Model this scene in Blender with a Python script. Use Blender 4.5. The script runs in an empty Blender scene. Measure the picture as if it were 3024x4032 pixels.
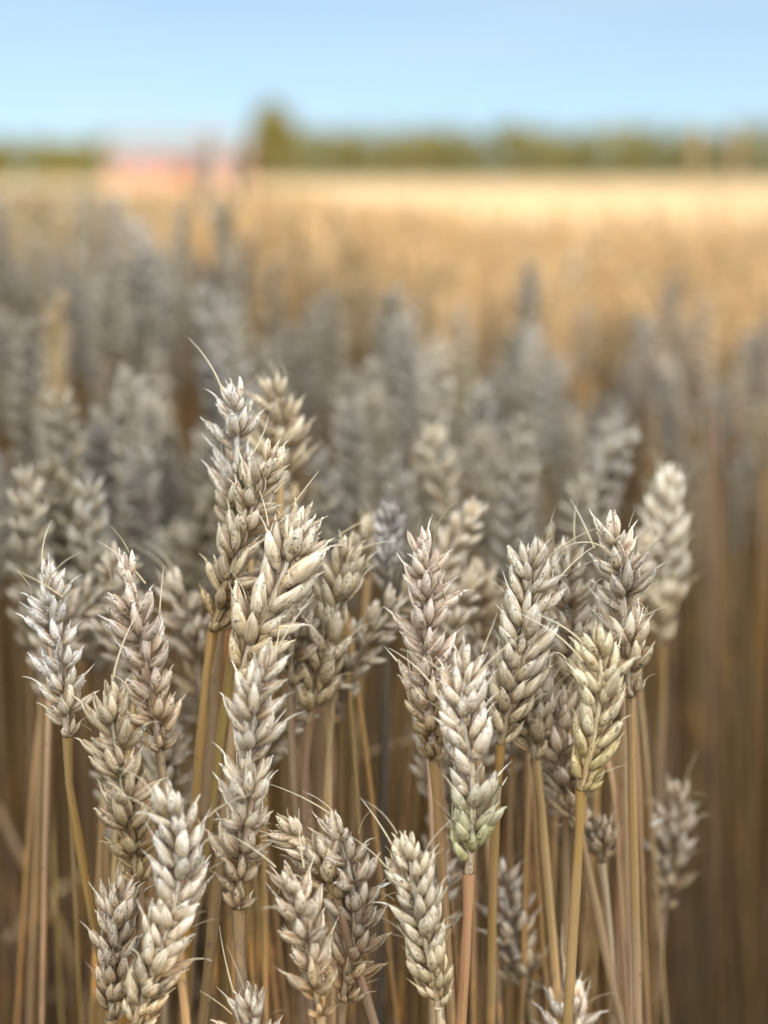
import bpy, math, random
import numpy as np
from mathutils import Vector, Matrix
R = math.radians
sc = bpy.context.scene
COL = sc.collection

# ------------------------------------------------------------------ camera, sky, sun, exposure
F_PX, CX, CY, HOR = 6056.0, 1512.0, 2016.0, 710.0          # the photograph is 3024 x 4032
PITCH = math.atan((CY - HOR) / F_PX)
CAM = Vector((0, 0, 0.86))
FOCUS = 0.452
cam_d = bpy.data.cameras.new('camera'); cam = bpy.data.objects.new('camera', cam_d); COL.objects.link(cam)
cam.location = CAM; cam.rotation_euler = (R(90) - PITCH, 0, 0)
cam_d.sensor_fit = 'VERTICAL'; cam_d.sensor_height = 36.0; cam_d.lens = 36.0 * F_PX / 4032.0
cam_d.clip_start = 0.02; cam_d.clip_end = 5000
cam_d.dof.use_dof = True; cam_d.dof.focus_distance = FOCUS; cam_d.dof.aperture_fstop = 4.5
cam_d.dof.aperture_blades = 0
sc.camera = cam

SUN_EL = R(12.0)
TRAVEL = Vector((-0.35, 0.94, 0)).normalized()
SUN_DIR = Vector((-TRAVEL.x * math.cos(SUN_EL), -TRAVEL.y * math.cos(SUN_EL), math.sin(SUN_EL)))
w = bpy.data.worlds.new('World'); sc.world = w; w.use_nodes = True
wn, wl = w.node_tree.nodes, w.node_tree.links
bg = wn['Background']; bg.inputs['Strength'].default_value = 0.10
sky = wn.new('ShaderNodeTexSky'); sky.sky_type = 'NISHITA'; sky.sun_disc = False
sky.sun_elevation = SUN_EL; sky.sun_rotation = math.atan2(SUN_DIR.x, SUN_DIR.y)
sky.air_density = 0.5; sky.dust_density = 0.0; sky.ozone_density = 3.0
# thin high cloud: a faint veil low over the fields, plus an added bright sheet out of view as fill
wtc = wn.new('ShaderNodeTexCoord'); wmap = wn.new('ShaderNodeMapping'); wmap.inputs['Scale'].default_value = (2.0, 2.0, 9.0)
wno = wn.new('ShaderNodeTexNoise'); wno.inputs['Scale'].default_value = 2.0; wno.inputs['Detail'].default_value = 3
wsep = wn.new('ShaderNodeSeparateXYZ')
wel = wn.new('ShaderNodeMapRange'); wel.inputs['From Min'].default_value = .22; wel.inputs['From Max'].default_value = .50
wel.inputs['To Min'].default_value = .55; wel.inputs['To Max'].default_value = .95
wad = wn.new('ShaderNodeMath'); wad.operation = 'MULTIPLY_ADD'; wad.inputs[1].default_value = .5; wad.inputs[2].default_value = -.25
wsm = wn.new('ShaderNodeMath'); wsm.operation = 'ADD'; wsm.use_clamp = True
GLOW = Vector((SUN_DIR.x * .85, SUN_DIR.y * .85, .70)).normalized()      # out-of-view glow added towards the sun, fill for the shaded ears
wdt = wn.new('ShaderNodeVectorMath'); wdt.operation = 'DOT_PRODUCT'; wdt.inputs[1].default_value = GLOW
wbr = wn.new('ShaderNodeMapRange'); wbr.inputs['From Min'].default_value = .05; wbr.inputs['From Max'].default_value = 1.0
wbr.inputs['To Min'].default_value = 6.3; wbr.inputs['To Max'].default_value = 40.0
wl.new(wtc.outputs['Generated'], wdt.inputs[0]); wl.new(wdt.outputs['Value'], wbr.inputs['Value'])
wcl = wn.new('ShaderNodeVectorMath'); wcl.operation = 'SCALE'; wcl.inputs[0].default_value = (.88, .975, 1.04)
wmx = wn.new('ShaderNodeMixRGB')
wl.new(wtc.outputs['Generated'], wmap.inputs['Vector']); wl.new(wmap.outputs['Vector'], wno.inputs['Vector'])
wl.new(wtc.outputs['Generated'], wsep.inputs[0]); wl.new(wsep.outputs[2], wel.inputs['Value'])
wl.new(wno.outputs['Fac'], wad.inputs[0]); wl.new(wad.outputs[0], wsm.inputs[0]); wl.new(wel.outputs['Result'], wsm.inputs[1])
wtn = wn.new('ShaderNodeMixRGB'); wtn.inputs['Color1'].default_value = (.80, .975, .99, 1); wtn.inputs['Color2'].default_value = (.97, .98, 1.01, 1)
wtf = wn.new('ShaderNodeMapRange'); wtf.inputs['From Min'].default_value = .1; wtf.inputs['From Max'].default_value = .8
wl.new(wdt.outputs['Value'], wtf.inputs['Value']); wl.new(wtf.outputs['Result'], wtn.inputs['Fac']); wl.new(wtn.outputs['Color'], wcl.inputs[0])
wl.new(wbr.outputs['Result'], wcl.inputs['Scale']); wl.new(wcl.outputs[0], wmx.inputs['Color2'])
wl.new(wsm.outputs[0], wmx.inputs['Fac'])
wl.new(sky.outputs['Color'], wmx.inputs['Color1']); wl.new(wmx.outputs['Color'], bg.inputs['Color'])
sun_d = bpy.data.lights.new('sun', 'SUN'); sun_d.energy = 3.5; sun_d.angle = R(0.5); sun_d.color = (1.0, 0.66, 0.30)
sun = bpy.data.objects.new('sun', sun_d); COL.objects.link(sun)
sun.rotation_euler = (-SUN_DIR).to_track_quat('-Z', 'Y').to_euler(); sun.location = (2, -5, 6)
sc.view_settings.view_transform = 'Standard'; sc.view_settings.look = 'None'
sc.view_settings.exposure = 0.5; sc.view_settings.gamma = 1.0
sc.cycles.max_bounces = 6; sc.cycles.diffuse_bounces = 4; sc.cycles.glossy_bounces = 2; sc.cycles.transmission_bounces = 4

# ------------------------------------------------------------------ helpers
FWD = Vector((0, math.cos(PITCH), -math.sin(PITCH))); UP = Vector((0, math.sin(PITCH), math.cos(PITCH)))
K = 3024 / 1659.0                                           # the zoom tool's pixels -> photo pixels
def ray(px, py): return Vector((1, 0, 0)) * ((px - CX) / F_PX) + UP * ((CY - py) / F_PX) + FWD
def at_Y(px, py, Y):
    d = ray(px * K, py * K); return CAM + d * (Y / d.y)
def Y_for_depth(px, py, depth):                             # world Y of the point at that distance along the view axis
    return (ray(px * K, py * K) * depth).y

def mesh_from(name, V, Q, st=None, mats=(), mat_idx=None, smooth=True):
    """V (n,3), Q (m,4) quads; st: per-point vector attribute (along, around, random)."""
    V = np.asarray(V, np.float32); Q = np.asarray(Q, np.int32)
    me = bpy.data.meshes.new(name)
    me.vertices.add(len(V)); me.vertices.foreach_set('co', V.ravel())
    me.loops.add(Q.size); me.loops.foreach_set('vertex_index', Q.ravel())
    me.polygons.add(len(Q)); me.polygons.foreach_set('loop_start', np.arange(0, Q.size, 4, dtype=np.int32))
    me.polygons.foreach_set('use_smooth', np.full(len(Q), smooth))
    for m in mats: me.materials.append(m)
    if mat_idx is not None: me.polygons.foreach_set('material_index', np.asarray(mat_idx, np.int32))
    if st is not None:
        a = me.attributes.new('st', 'FLOAT_VECTOR', 'POINT'); a.data.foreach_set('vector', np.asarray(st, np.float32).ravel())
    me.update(calc_edges=True); me.validate()
    return me

class MB:
    """Collects quad patches into one mesh."""
    def __init__(s): s.V, s.Q, s.S, s.M, s.n = [], [], [], [], 0
    def add(s, V, Q, S, m=0):
        s.V.append(V); s.Q.append(np.asarray(Q) + s.n); s.S.append(S); s.M.append(np.full(len(Q), m)); s.n += len(V)
    def arrays(s): return np.concatenate(s.V), np.concatenate(s.Q), np.concatenate(s.S), np.concatenate(s.M)
    def mesh(s, name, mats, smooth=True):
        V, Q, S, M = s.arrays(); return mesh_from(name, V, Q, S, mats, M, smooth)
    def box(s, x0, x1, y0, y1, z0, z1, m=0):
        V = np.array([(x, y, z) for z in (z0, z1) for y in (y0, y1) for x in (x0, x1)], float)
        s.add(V, [(0, 2, 3, 1), (4, 5, 7, 6), (0, 1, 5, 4), (2, 6, 7, 3), (0, 4, 6, 2), (1, 3, 7, 5)], np.zeros((8, 3)), m)

def grid_quads(a, b):                                       # a rows of b columns
    i, j = np.meshgrid(np.arange(a - 1), np.arange(b - 1), indexing='ij'); k = (i * b + j).ravel()
    return np.stack([k, k + 1, k + b + 1, k + b], 1)

def link(name, data, parent=None, mat4=None):
    o = bpy.data.objects.new(name, data); COL.objects.link(o)
    if parent is not None: o.parent = parent
    if mat4 is not None: o.matrix_local = mat4
    return o
def tag(o, label=None, cat=None, group=None, kind=None):
    for k, v in (('label', label), ('category', cat), ('group', group), ('kind', kind)):
        if v: o[k] = v
    return o
def empty(name, loc):
    o = bpy.data.objects.new(name, None); COL.objects.link(o); o.location = loc; o.empty_display_size = 0.02; return o

def spline(P, n):
    """Catmull-Rom through P, resampled to n points of equal arc length."""
    P = [np.array(p, float) for p in P]
    if len(P) == 2: P = [P[0], (P[0] + P[1]) / 2, P[1]]
    E = [2 * P[0] - P[1]] + P + [2 * P[-1] - P[-2]]
    out = []
    for i in range(1, len(E) - 2):
        a, b, c, d = E[i - 1:i + 3]
        for t in np.linspace(0, 1, 16, endpoint=False):
            out.append(.5 * (2 * b + (c - a) * t + (2 * a - 5 * b + 4 * c - d) * t * t + (3 * b - a - 3 * c + d) * t ** 3))
    out.append(P[-1]); out = np.array(out)
    s = np.r_[0, np.cumsum(np.linalg.norm(np.diff(out, axis=0), axis=1))]
    q = np.linspace(0, s[-1], n)
    return np.stack([np.interp(q, s, out[:, k]) for k in range(3)], 1), s[-1]

def tube(P, rad, sides=6, rnd=0.0):
    """Tube of quads along P (n,3) with radius per point."""
    P = np.asarray(P, float); n = len(P); rad = np.broadcast_to(rad, (n,))
    T = np.gradient(P, axis=0); T /= np.linalg.norm(T, axis=1)[:, None] + 1e-12
    ref = np.array([1.0, 0.15, 0.05]) if abs(T[:, 2]).mean() > .5 else np.array([0.1, 0.2, 1.0])
    A = np.cross(T, ref); A /= np.linalg.norm(A, axis=1)[:, None] + 1e-12; B = np.cross(T, A)
    th = np.linspace(0, 2 * np.pi, sides + 1)
    V = P[:, None] + rad[:, None, None] * (A[:, None] * np.cos(th)[None, :, None] + B[:, None] * np.sin(th)[None, :, None])
    S = np.zeros((n, sides + 1, 3)); S[..., 0] = np.linspace(0, 1, n)[:, None]; S[..., 1] = th / (2 * np.pi); S[..., 2] = rnd
    return V.reshape(-1, 3), grid_quads(n, sides + 1), S.reshape(-1, 3)

# ------------------------------------------------------------------ materials
class NT:
    def __init__(s, name):
        s.m = bpy.data.materials.new(name); s.m.use_nodes = True; s.t = s.m.node_tree; s.n = s.t.nodes
        s.b = s.n['Principled BSDF']; s.out = s.n['Material Output']
    def node(s, kind, **kw):
        x = s.n.new(kind)
        for k, v in kw.items(): setattr(x, k, v)
        return x
    def put(s, sock, v):
        if isinstance(v, bpy.types.NodeSocket): s.t.links.new(v, sock)
        elif isinstance(v, (tuple, list)) and len(v) == 3 and sock.type == 'RGBA': sock.default_value = (*v, 1)
        else: sock.default_value = v
    def math(s, op, a, b=0.0, clamp=False):
        x = s.node('ShaderNodeMath', operation=op, use_clamp=clamp); s.put(x.inputs[0], a); s.put(x.inputs[1], b); return x.outputs[0]
    def mix(s, f, a, b, mode='MIX'):
        x = s.node('ShaderNodeMixRGB', blend_type=mode); s.put(x.inputs[0], f); s.put(x.inputs[1], a); s.put(x.inputs[2], b); return x.outputs[0]
    def ramp(s, f, stops):
        x = s.node('ShaderNodeValToRGB'); e = x.color_ramp.elements
        while len(e) < len(stops): e.new(0.5)
        for el, (p, c) in zip(e, stops): el.position = p; el.color = (*c, 1) if isinstance(c, tuple) else (c, c, c, 1)
        s.put(x.inputs[0], f); return x.outputs[0]
    def noise(s, vec, scale, detail=2.0, rough=.5):
        x = s.node('ShaderNodeTexNoise'); s.put(x.inputs['Vector'], vec); x.inputs['Scale'].default_value = scale
        x.inputs['Detail'].default_value = detail; x.inputs['Roughness'].default_value = rough; return x.outputs['Fac']
    def vec(s, x_, y_, z_):
        x = s.node('ShaderNodeCombineXYZ'); s.put(x.inputs[0], x_); s.put(x.inputs[1], y_); s.put(x.inputs[2], z_); return x.outputs[0]
    def finish(s, col, rough=.6, spec=.3, trans=0.0, bump=None, bs=.3, bd=.0005):
        s.put(s.b.inputs['Base Color'], col); s.put(s.b.inputs['Roughness'], rough); s.put(s.b.inputs['Specular IOR Level'], spec)
        if bump is not None:
            x = s.node('ShaderNodeBump'); x.inputs['Strength'].default_value = bs; x.inputs['Distance'].default_value = bd
            s.put(x.inputs['Height'], bump); s.put(s.b.inputs['Normal'], x.outputs[0])
        if trans:
            tr = s.node('ShaderNodeBsdfTranslucent'); s.put(tr.inputs[0], col)
            mx = s.node('ShaderNodeMixShader'); mx.inputs[0].default_value = trans
            s.t.links.new(s.b.outputs[0], mx.inputs[1]); s.t.links.new(tr.outputs[0], mx.inputs[2]); s.t.links.new(mx.outputs[0], s.out.inputs[0])
        return s.m

def straw_inputs(k):
    a = k.node('ShaderNodeAttribute', attribute_name='st'); sep = k.node('ShaderNodeSeparateXYZ'); k.put(sep.inputs[0], a.outputs['Vector'])
    oi = k.node('ShaderNodeObjectInfo')
    rnd = k.math('FRACT', k.math('ADD', oi.outputs['Random'], sep.outputs[2]))
    return sep.outputs[0], sep.outputs[1], rnd, oi.outputs['Color']

def husk_material(name, base, mid, tip, spots=0.5, trans=.15):
    spots = min(1, spots * 1.5); k = NT(name); t, th, rnd, oc = straw_inputs(k)
    tc = k.node('ShaderNodeTexCoord').outputs['Object']
    off = k.math('MULTIPLY', rnd, 37.0)
    wob = k.noise(k.vec(t, th, off), 4.0, 2)
    tt = k.math('ADD', t, k.math('MULTIPLY', k.math('SUBTRACT', wob, .5), .45))
    col = k.ramp(tt, [(0.02, base), (0.42, mid), (0.95, tip)])
    streak = k.noise(k.vec(k.math('MULTIPLY', t, 2.2), k.math('MULTIPLY', th, 26.0), off), 1.0, 3, .65)
    col = k.mix(k.ramp(streak, [(.45, 0.0), (.60, .75)]), col, (.27, .18, .10))
    big = k.noise(k.vec(k.math('MULTIPLY', t, 1.3), k.math('MULTIPLY', th, 3.0), off), 1.6, 2)
    col = k.mix(k.ramp(big, [(.38, 0.0), (.70, .6)]), col, (.80, .76, .68))
    vv = k.node('ShaderNodeVectorMath', operation='ADD'); k.put(vv.inputs[0], tc); k.put(vv.inputs[1], k.vec(off, off, off))
    sp = k.noise(vv.outputs[0], 1050.0, 2, .55); msk = k.noise(vv.outputs[0], 160.0, 1)
    s2 = k.math('MULTIPLY', k.ramp(sp, [(.57, 0.0), (.64, 1.0)]), k.ramp(msk, [(.40, 0.0), (.56, spots)]))
    col = k.mix(s2, col, (.045, .042, .048))
    col = k.mix(1.0, col, oc, 'MULTIPLY')
    val = k.math('ADD', .86, k.math('MULTIPLY', rnd, .28))
    col = k.mix(1.0, col, k.vec(val, val, val), 'MULTIPLY')
    return k.finish(col, .50, .42, trans, streak, .5, .0004)

M_HUSK = husk_material('wheat_husk', (.40, .28, .135), (.66, .555, .375), (.93, .90, .82))
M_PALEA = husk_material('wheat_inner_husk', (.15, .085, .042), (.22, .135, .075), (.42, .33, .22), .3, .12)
M_SMUT = husk_material('smut_black_husk', (.030, .032, .036), (.045, .048, .055), (.075, .08, .09), .4, 0)
def stem_material(name, c0, c1, c2):
    k = NT(name); t, th, rnd, oc = straw_inputs(k)
    tc = k.node('ShaderNodeTexCoord').outputs['Object']; sp = k.node('ShaderNodeSeparateXYZ'); k.put(sp.inputs[0], tc)
    off = k.math('MULTIPLY', rnd, 23.0)
    col = k.ramp(rnd, [(0.0, c0), (.5, c1), (1.0, c2)])
    lng = k.noise(k.vec(off, 0.0, k.math('MULTIPLY', sp.outputs[2], 14.0)), 1.0, 3)
    col = k.mix(k.ramp(lng, [(.35, 0.0), (.7, .55)]), col, (.25, .195, .155))
    st = k.noise(k.vec(k.math('MULTIPLY', th, 11.0), off, k.math('MULTIPLY', sp.outputs[2], 22.0)), 1.0, 3, .6)
    col = k.mix(k.ramp(st, [(.40, 0.0), (.70, .65)]), col, (.20, .13, .055))
    dk = k.noise(k.vec(k.math('MULTIPLY', th, 3.0), off, k.math('MULTIPLY', sp.outputs[2], 300.0)), 1.0, 1)
    col = k.mix(k.ramp(dk, [(.70, 0.0), (.76, .7)]), col, (.09, .06, .04))
    col = k.mix(1.0, col, oc, 'MULTIPLY')
    return k.finish(col, .42, .4, .06, st, .35, .0004)
M_STEM = stem_material('straw_stem', (.19, .11, .035), (.27, .175, .065), (.38, .28, .145))  # rear stems kept dark to put gap shade into colour; front stems lightened
def awn_material():
    k = NT('wheat_awn'); t, th, rnd, oc = straw_inputs(k)
    return k.finish(k.mix(t, (.48, .39, .22), (.66, .60, .46)), .5, .35, .1)
M_AWN = awn_material()
def leaf_material():
    k = NT('dry_straw_leaf'); t, th, rnd, oc = straw_inputs(k)
    s_ = k.noise(k.vec(k.math('MULTIPLY', t, 4.0), k.math('MULTIPLY', th, 18.0), k.math('MULTIPLY', rnd, 31.0)), 1.0, 3)
    return k.finish(k.mix(k.ramp(s_, [(.3, 0.0), (.7, 1.0)]), (.12, .075, .035), (.22, .16, .10)), .6, .2, .25, s_)
M_LEAF = leaf_material()

# ------------------------------------------------------------------ wheat husks, spikelets, ears
def husk_patch(rng, L, W, T, nt, na, arc=1.0, bow=.06, rnd=0.0, tip_cut=0.0):
    """A boat-shaped husk: z along, +y its outer side. arc 1 = closed, <1 = an open shell."""
    t = np.linspace(0, 1, nt + 1); tt = 1 - (1 - t) ** 1.15
    prof = np.sin(np.pi * np.clip(tt, 0, 1) ** .78) ** .72; prof[0] = .30; prof[-1] = .05 + tip_cut
    half = np.pi * arc
    th = np.linspace(np.pi / 2 - half, np.pi / 2 + half, na + 1)
    ridge = 1 + .05 * np.cos(th * 7 + rng.uniform(0, 6)) + .10 * np.exp(-((th - np.pi / 2) / .3) ** 2)
    a = W / 2 * prof; b = T / 2 * prof ** .9
    x = a[:, None] * np.cos(th)[None] * ridge; y = b[:, None] * np.sin(th)[None] * ridge
    y = y + (bow * L * (np.sin(np.pi * t * .9)) - rng.uniform(0, .05) * L * t ** 3)[:, None]
    x = x + (rng.uniform(-.05, .05) * L * t ** 2)[:, None]
    z = np.repeat((tt * L)[:, None], na + 1, 1)
    if arc < 1: z[-2:, [0, -1]] += rng.uniform(-.05, .06) * L
    V = np.stack([x, y, z], -1) + rng.normal(0, .006 * W, x.shape + (3,))
    S = np.zeros_like(V); S[..., 0] = t[:, None]; S[..., 1] = (np.linspace(0, 1, na + 1))[None]; S[..., 2] = rnd
    return V.reshape(-1, 3), grid_quads(nt + 1, na + 1), S.reshape(-1, 3)

def rotz(a): c, s = math.cos(a), math.sin(a); return np.array([[c, -s, 0], [s, c, 0], [0, 0, 1.0]])
def rotx(a): c, s = math.cos(a), math.sin(a); return np.array([[1.0, 0, 0], [0, c, -s], [0, s, c]])

MM = .001
def spikelet_parts(rng, spread, lod):
    """(V,Q,S,material) patches in the spikelet's own frame: z up, y away from the rachis, x across the fan."""
    out = []; sp = spread
    def one(phi, r0, z0, tilt, L, W, T, awn, gl):
        W *= .90 - .16 * sp; phi += rng.normal(0, .20); tilt += rng.normal(0, .10); L *= rng.uniform(.84, 1.12); W *= rng.uniform(.84, 1.12)
        M = rotz(-phi) @ rotx(-tilt)
        o = np.array([math.sin(phi) * r0, math.cos(phi) * r0, z0]) * MM
        rn = rng.uniform(0, 1)
        if lod == 0:
            V, Q, S = husk_patch(rng, L * MM, W * MM, T * MM, 9, 10, .58, .05, rn * .35); out.append((V @ M.T + o, Q, S, 0))
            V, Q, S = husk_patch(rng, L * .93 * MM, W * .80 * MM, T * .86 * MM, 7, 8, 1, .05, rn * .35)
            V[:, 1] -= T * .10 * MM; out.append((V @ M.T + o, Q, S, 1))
            if awn > 0:
                n = 5; q = np.linspace(0, 1, n); bend = rng.uniform(-.1, .35); bx = rng.normal(0, .18)
                P = np.stack([bx * awn * q ** 2, bend * awn * q ** 2 + (L * .02), L * .97 + awn * q], 1) * MM
                V, Q, S = tube(P, np.linspace(.34, .05, n) * MM, 4, rn); S[:, 0] = .75 + .25 * S[:, 0]
                out.append((V @ M.T + o, Q, S, 0))
        else:
            nt, na = (5, 6) if lod == 1 else (3, 4)
            V, Q, S = husk_patch(rng, L * 1.05 * MM, W * MM, T * MM, nt, na, 1, .05, rn * .35); out.append((V @ M.T + o, Q, S, 0))
    for s_ in (-1, 1):
        if lod < 2: one(s_ * 1.40, .9, 0, (.26 + .34 * sp), 8.6, 3.9, 2.3, rng.choice([0, 1.2, 2.0]), True)
        one(s_ * 1.05, .9, 1.3, (.32 + .36 * sp), 10.2, 4.3, 3.1, rng.choice([.8, 1.8, 3.2, 5.0]), False)
    one(rng.choice([-1, 1]) * .35, 1.0, 2.4, .16 + .06 * sp, 9.6, 3.9, 3.0, rng.choice([.6, 1.5, 2.6]), False)
    if lod == 0: one(rng.choice([-1, 1]) * 2.6, .5, 3.4, .05, 8.6, 3.2, 2.5, rng.choice([0, 1.2]), False)
    return out

def spikelet_mesh(seed, spread, mats):
    rng = np.random.default_rng(seed); b = MB()
    for p in spikelet_parts(rng, spread, 0): b.add(*p)
    return b.mesh('spikelet', mats)
NVAR = 12
SPK = {'tight': [spikelet_mesh(100 + i, .15 + .08 * (i % 4), (M_HUSK, M_PALEA)) for i in range(NVAR)],
       'wide': [spikelet_mesh(200 + i, .75 + .12 * (i % 4), (M_HUSK, M_PALEA)) for i in range(NVAR)],
       'smut': [spikelet_mesh(300 + i, .1, (M_SMUT, M_SMUT)) for i in range(2)]}

def ear_frames(C, roll, rng):
    """Frames up an ear from base to tip: list of (origin, rotation 3x3, scale, is_top)."""
    n = len(C); T = np.gradient(C, axis=0); T /= np.linalg.norm(T, axis=1)[:, None]
    fr = []
    for i in range(n):
        u = i / (n - 1); z = T[i]
        right = np.array([1.0, 0, 0]); right -= z * right.dot(z); right /= np.linalg.norm(right)
        toward = np.cross(z, right); toward *= -1 if toward[1] > 0 else 1          # faces the viewer's side (-y)
        a = roll + rng.normal(0, .22); S = math.cos(a) * right + math.sin(a) * toward
        side = 1 if i % 2 == 0 else -1
        top = i == n - 1
        if top: S = math.cos(a + 1.57) * right + math.sin(a + 1.57) * toward
        y = S * side; lean = (.26 if not top else 0.0) + rng.normal(0, .09)
        za = z * math.cos(lean) + y * math.sin(lean); ya = y * math.cos(lean) - z * math.sin(lean); xa = np.cross(ya, za)
        tw = rng.normal(0, .20); xa, ya = xa * math.cos(tw) + ya * math.sin(tw), ya * math.cos(tw) - xa * math.sin(tw)
        s_ = (0.62 + .38 * min(1, u / .16)) * (1.0 - .22 * max(0, (u - .75) / .25)) * rng.uniform(.92, 1.08)
        fr.append((C[i] + y * .0008, np.stack([xa, ya, za], 1), s_, top))
    return fr

def ear_lod(seed, length, n, bend, lod, spread):
    """A whole ear as one patch set, base at the origin, growing up z."""
    rng = np.random.default_rng(seed); q = np.linspace(0, 1, 5)
    P = np.stack([bend * length * q ** 2, 0 * q, length * q * (1 - .25 * abs(bend))], 1)
    C, _ = spline(P, n); b = MB()
    for o, M, s_, top in ear_frames(C, rng.uniform(0, 3.14), rng):
        for V, Q, S, m in spikelet_parts(rng, spread, lod):
            b.add((V * s_ * 1.05) @ M.T + o, Q, S, m)
    V, Q, S = tube(C, .0011, 4); b.add(V, Q, S, 0)
    return b

# ------------------------------------------------------------------ the setting
def structure(name, me): return tag(link(name, me), kind='structure')
def soil_material():
    k = NT('dry_soil'); tc = k.node('ShaderNodeTexCoord').outputs['Object']
    n1 = k.noise(tc, 3.0, 5, .6); n2 = k.noise(tc, 60.0, 4, .6)
    return k.finish(k.mix(k.ramp(n1, [(.3, 0.0), (.7, 1.0)]), (.045, .032, .02), (.085, .06, .038)), .9, .1, 0, n2, .6, .02)
gx = np.array([-3000, -600, -100, -20, -5, 0, 5, 20, 100, 600, 3000.0]); gy = np.array([-600, -60, -8, 0, 4, 20, 100, 600, 4000.0])
X, Yg = np.meshgrid(gx, gy)
structure('ground', mesh_from('ground', np.stack([X, Yg, 0 * X], -1).reshape(-1, 3), grid_quads(len(gy), len(gx)), np.zeros((X.size, 3)), (soil_material(),)))

def leaves_mesh(name, centres, size, rng, mat, flat=.0):
    n = len(centres); d1 = rng.normal(size=(n, 3)); d1 /= np.linalg.norm(d1, axis=1)[:, None]
    d2 = np.cross(d1, rng.normal(size=(n, 3))); d2 /= np.linalg.norm(d2, axis=1)[:, None]
    s_ = size * rng.uniform(.6, 1.3, (n, 1)); a, b = d1 * s_, d2 * s_ * .6
    V = np.stack([centres - a, centres - b, centres + a, centres + b], 1).reshape(-1, 3)
    S = np.zeros((n, 4, 3)); S[..., 2] = rng.uniform(0, 1, (n, 1))
    return mesh_from(name, V, np.arange(4 * n).reshape(-1, 4), S.reshape(-1, 3), (mat,), None, False)
def leaf_green(name, c0, c1):
    k = NT(name); t, th, rnd, oc = straw_inputs(k)
    return k.finish(k.mix(rnd, c0, c1), .55, .25, .25)
M_LEAFG = leaf_green('tree_leaves', (.15, .15, .04), (.24, .215, .065))
M_LEAFD = leaf_green('blocker_leaves', (.045, .07, .018), (.08, .10, .03))
k = NT('bark'); M_BARK = k.finish((.10, .075, .05), .85, .2)

# far wood along the edge of the field: one mass
rng = np.random.default_rng(5); pts = []
TL = 260.0
for x in np.arange(-330, 330, 3.2):
    px = CX + x / TL * F_PX
    h = np.interp(px, [-4000, 0, 420, 470, 1050, 1200, 1700, 2150, 2350, 2600, 3024, 7000],
                  [8.0, 7.6, 8.2, 8.4, 8.6, 9.9, 10.2, 9.8, 9.2, 9.9, 10.8, 10.6]) * rng.uniform(.88, 1.1)
    c = np.array([x + rng.uniform(-1, 1), TL + rng.uniform(-6, 6), h * .5]); r = np.array([3.2, 3.2, h * .5])
    u = rng.normal(size=(230, 3)); u /= np.linalg.norm(u, axis=1)[:, None]; u *= rng.uniform(.55, 1.03, (230, 1))
    pts.append(c + u * r)
    pts.append(np.stack([x + rng.uniform(-2.2, 2.2, 60), TL - 3 + rng.uniform(-2, 2, 60), rng.uniform(.2, h * .6, 60)], 1))
tag(link('treeline', leaves_mesh('treeline', np.concatenate(pts), .75, rng, M_LEAFG)), 'far olive green wood along the edge of the field', 'woods', kind='stuff')

def tree(px, Y, h, rx, label):
    x = (px - CX) / F_PX * Y; root = empty('tree', (x, Y, 0)); tag(root, label, 'tree')
    rng = np.random.default_rng(int(px)); b = MB()
    P, _ = spline([(0, 0, 0), (.1, 0, h * .4), (0, .1, h * .92)], 8); b.add(*tube(P, np.linspace(.28, .05, 8), 8))
    for i in range(9):
        a = rng.uniform(0, 6.28); z = h * rng.uniform(.25, .75); L = rx * rng.uniform(.6, 1)
        P, _ = spline([(0, 0, z), (math.cos(a) * L * .6, math.sin(a) * L * .6, z + L * .4), (math.cos(a) * L, math.sin(a) * L, z + L * .9)], 5)
        b.add(*tube(P, np.linspace(.09, .02, 5), 5))
    link('trunk', b.mesh('trunk', (M_BARK,)), root)
    cl = []
    for i in range(34):
        u = rng.normal(size=3); u /= np.linalg.norm(u); u *= rng.uniform(.2, .95)
        c = np.array([u[0] * rx, u[1] * rx, h * .58 + u[2] * h * .38]); q = rng.normal(0, 1, (150, 3)) * rx * .22
        cl.append(c + q)
    link('crown', leaves_mesh('crown', np.concatenate(cl), .22, rng, M_LEAFG), root)
tree(1090, 150.0, 9.9, 2.0, 'taller dark green tree rising above the treeline beside the red barn')

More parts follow.
